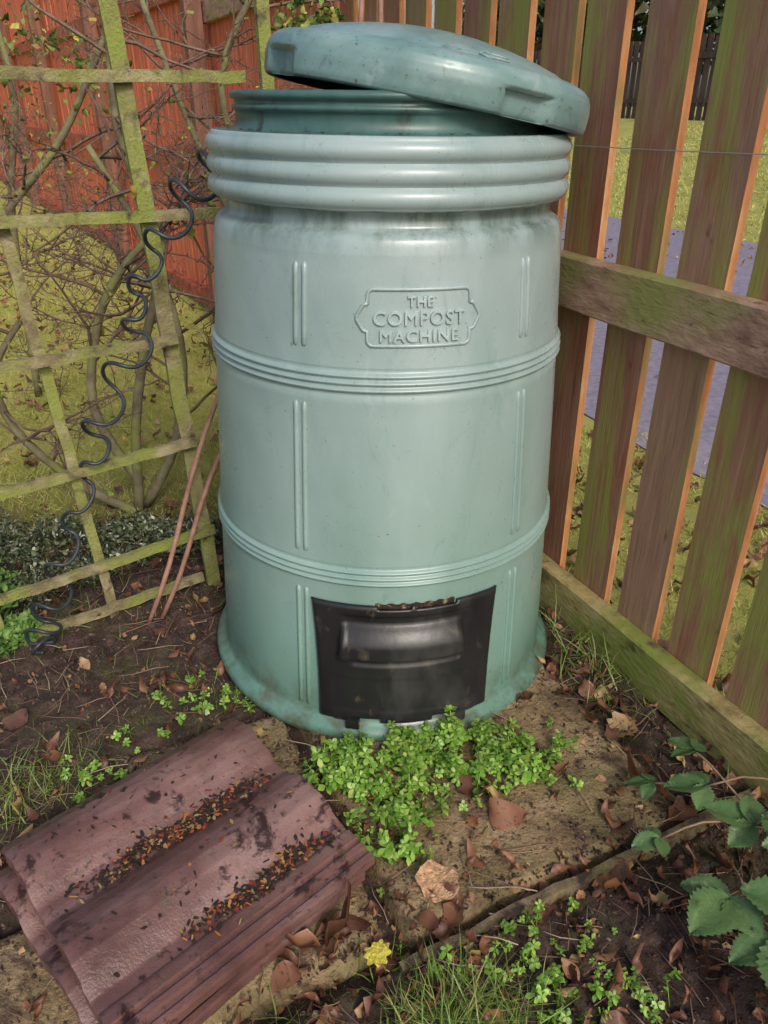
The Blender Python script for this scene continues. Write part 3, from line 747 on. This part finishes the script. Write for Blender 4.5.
stm=gmat('bramble_stem',[(.3,(.22,.10,.06)),(.7,(.34,.24,.14))],20,rough=.5,bumps=None)
bram=empty('bramble_plant')
V=[];F=[];LP=[];LR=[];LS=[]
def spray(root,mid,tip,size,rz,pit=0,three=True):
    pts=[cat([root,mid,tip],t) for t in np.linspace(0,1,8)]; tube(pts,[.0022]*7+[.0012],6,V,F)
    for da,s in (((0,1.),(1.2,.75),(-1.2,.75)) if three else ((0,1.),)):
        LP.append(tuple(pts[-1])); LR.append((pit+random.uniform(-.3,.2),random.uniform(-.35,.35),math.radians(rz)+da)); LS.append(size*s)
R_=(.78,.80,.0)
spray(R_,(.62,.76,.16),(.525,.755,.13),.095,125,.1)
spray(R_,(.66,.70,.18),(.565,.68,.14),.105,170,.1)
spray(R_,(.72,.74,.20),(.62,.70,.17),.10,60)
spray(R_,(.70,.90,.15),(.625,.90,.12),.080,55,.1)
spray(R_,(.68,.95,.16),(.575,.985,.12),.070,80,.1)
spray((.70,.90,.10),(.56,.91,.12),(.475,.905,.08),.050,100,.1)
spray(R_,(.74,.86,.20),(.655,.83,.16),.070,20)
spray((.66,.95,.08),(.56,1.0,.10),(.50,1.03,.08),.050,70)
spray((.66,.95,.08),(.60,1.02,.13),(.58,1.06,.13),.060,30)
spray(R_,(.74,.66,.12),(.60,.60,.13),.10,150)
mk('stems',V,F,stm,bram,True)
LR=np.array(LR); scatter('leaves',[SL],LP,LR[:,0],LR[:,1],LR[:,2],np.array(LS),brm,bram)
# ================= HEATHER / left shrubs
def shrub(name,blobs,dens,size,isl,base=dead):
    P=[]
    for x0,y0,z0,rx,ry,rz in blobs:
        for _ in range(dens):
            v=Vector([random.gauss(0,1) for _ in range(3)]).normalized()*random.uniform(.55,1)
            if v.z<-.3: continue
            P.append((x0+v.x*rx,y0+v.y*ry,max(.005,z0+v.z*rz)))
    n=len(P)
    return scatter(name,base,P,rng.uniform(-1,1.2,n),rng.uniform(-1,1,n),rng.uniform(0,6.3,n),size*rng.uniform(.5,1.5,n),gmat(name+'_foliage',[(.3,(.05,.08,.03)),(.7,(.15,.2,.08))],20,rough=.6,island=isl,bumps=None,im=.85))
shrub('heather_plant',[(-.95,1.95,.03,.16,.13,.12),(-.75,2.02,.02,.15,.11,.09),(-1.15,1.85,.03,.17,.14,.13),(-.6,2.05,.02,.10,.09,.06),(-1.0,1.75,.0,.10,.09,.05),(-1.3,2.0,.03,.2,.18,.12),(-.84,1.86,.0,.07,.06,.06)],1500,.015,[(0,(.03,.05,.022)),(.5,(.10,.13,.06)),(.85,(.20,.23,.13)),(.93,(.5,.5,.44)),(1,(.62,.60,.55))],base=[dead[4],dead[6],dead[0]])
shrub('low_evergreen_plant',[(-1.04,1.64,.08,.10,.10,.12),(-1.0,1.5,.03,.07,.07,.05),(-.93,1.58,.0,.06,.05,.05)],480,.022,[(0,(.05,.15,.03)),(1,(.22,.38,.08))])
shrub('ivy_plant',[(-1.25,3.3,1.3,.3,.2,.25),(-1.9,5,1.1,.5,.4,.6),(-.2,2.6,1.38,.12,.1,.10)],150,.03,[(0,(.06,.14,.03)),(.7,(.2,.3,.05)),(1,(.55,.5,.1))])
tp2=random.sample(tips,min(300,len(tips))); n=len(tp2)
scatter('remaining_leaves',dead,np.array([tuple(t) for t in tp2]),rng.uniform(-1,1,n),rng.uniform(-1,1,n),rng.uniform(0,6.3,n),rng.uniform(.015,.03,n),gmat('tree_leaves',[(0,(.2,.2,.04)),(1,(.3,.3,.06))],island=[(0,(.14,.24,.04)),(.6,(.40,.40,.07)),(1,(.4,.15,.05))],bumps=None),tree)
hb=[]
for i in range(46):
    bb=-6+i*.8; x,y=ab(17+random.uniform(-.5,.8),bb); hb.append((x,y,2.2+random.uniform(0,1.8),.9,.9,1.9))
shrub('background_hedge',hb,420,.26,[(0,(.02,.045,.012)),(.6,(.06,.09,.025)),(1,(.16,.12,.04))])
hb=[]
for i in range(34):
    x=-20+i*.5; y=17+random.uniform(-.5,.8)
    for zz in (1.0,3.2,5.0): hb.append((x+random.uniform(-.4,.4),y,zz+random.uniform(-.4,.5),.9,.9,1.5))
hb=[h for h in hb if h[0]<-4.6]
shrub('background_hedge.001',hb,330,.22,[(0,(.03,.055,.015)),(.6,(.10,.13,.035)),(1,(.26,.2,.07))])
# ================= LIGHT
w=bpy.data.worlds.new('World'); S.world=w; w.use_nodes=True; nt=w.node_tree
sky=nt.nodes.new('ShaderNodeTexSky'); sky.sky_type='NISHITA'; sky.sun_disc=False
EL=math.radians(40); AZ=math.radians(158)
sky.sun_elevation=EL; sky.sun_rotation=AZ; sky.air_density=1.0; sky.dust_density=4; sky.ozone_density=1
nt.links.new(sky.outputs[0],nt.nodes['Background'].inputs[0]); nt.nodes['Background'].inputs[1].default_value=.15
sl=bpy.data.lights.new('sun','SUN'); sl.energy=1.5; sl.angle=math.radians(11); sl.color=(1,.95,.88)
so=bpy.data.objects.new('sun',sl); link(so)
D=Vector((math.sin(AZ)*math.cos(EL),math.cos(AZ)*math.cos(EL),math.sin(EL)))
so.rotation_euler=D.to_track_quat('Z','Y').to_euler()
# ================= CAMERA
cam=bpy.data.cameras.new('camera'); co=bpy.data.objects.new('camera',cam); link(co)
co.location=(0,0,1.2); co.rotation_euler=(math.radians(62),0,0)
cam.sensor_fit='VERTICAL'; cam.sensor_height=36; cam.lens=27.04; cam.clip_start=.05; cam.clip_end=300
S.camera=co
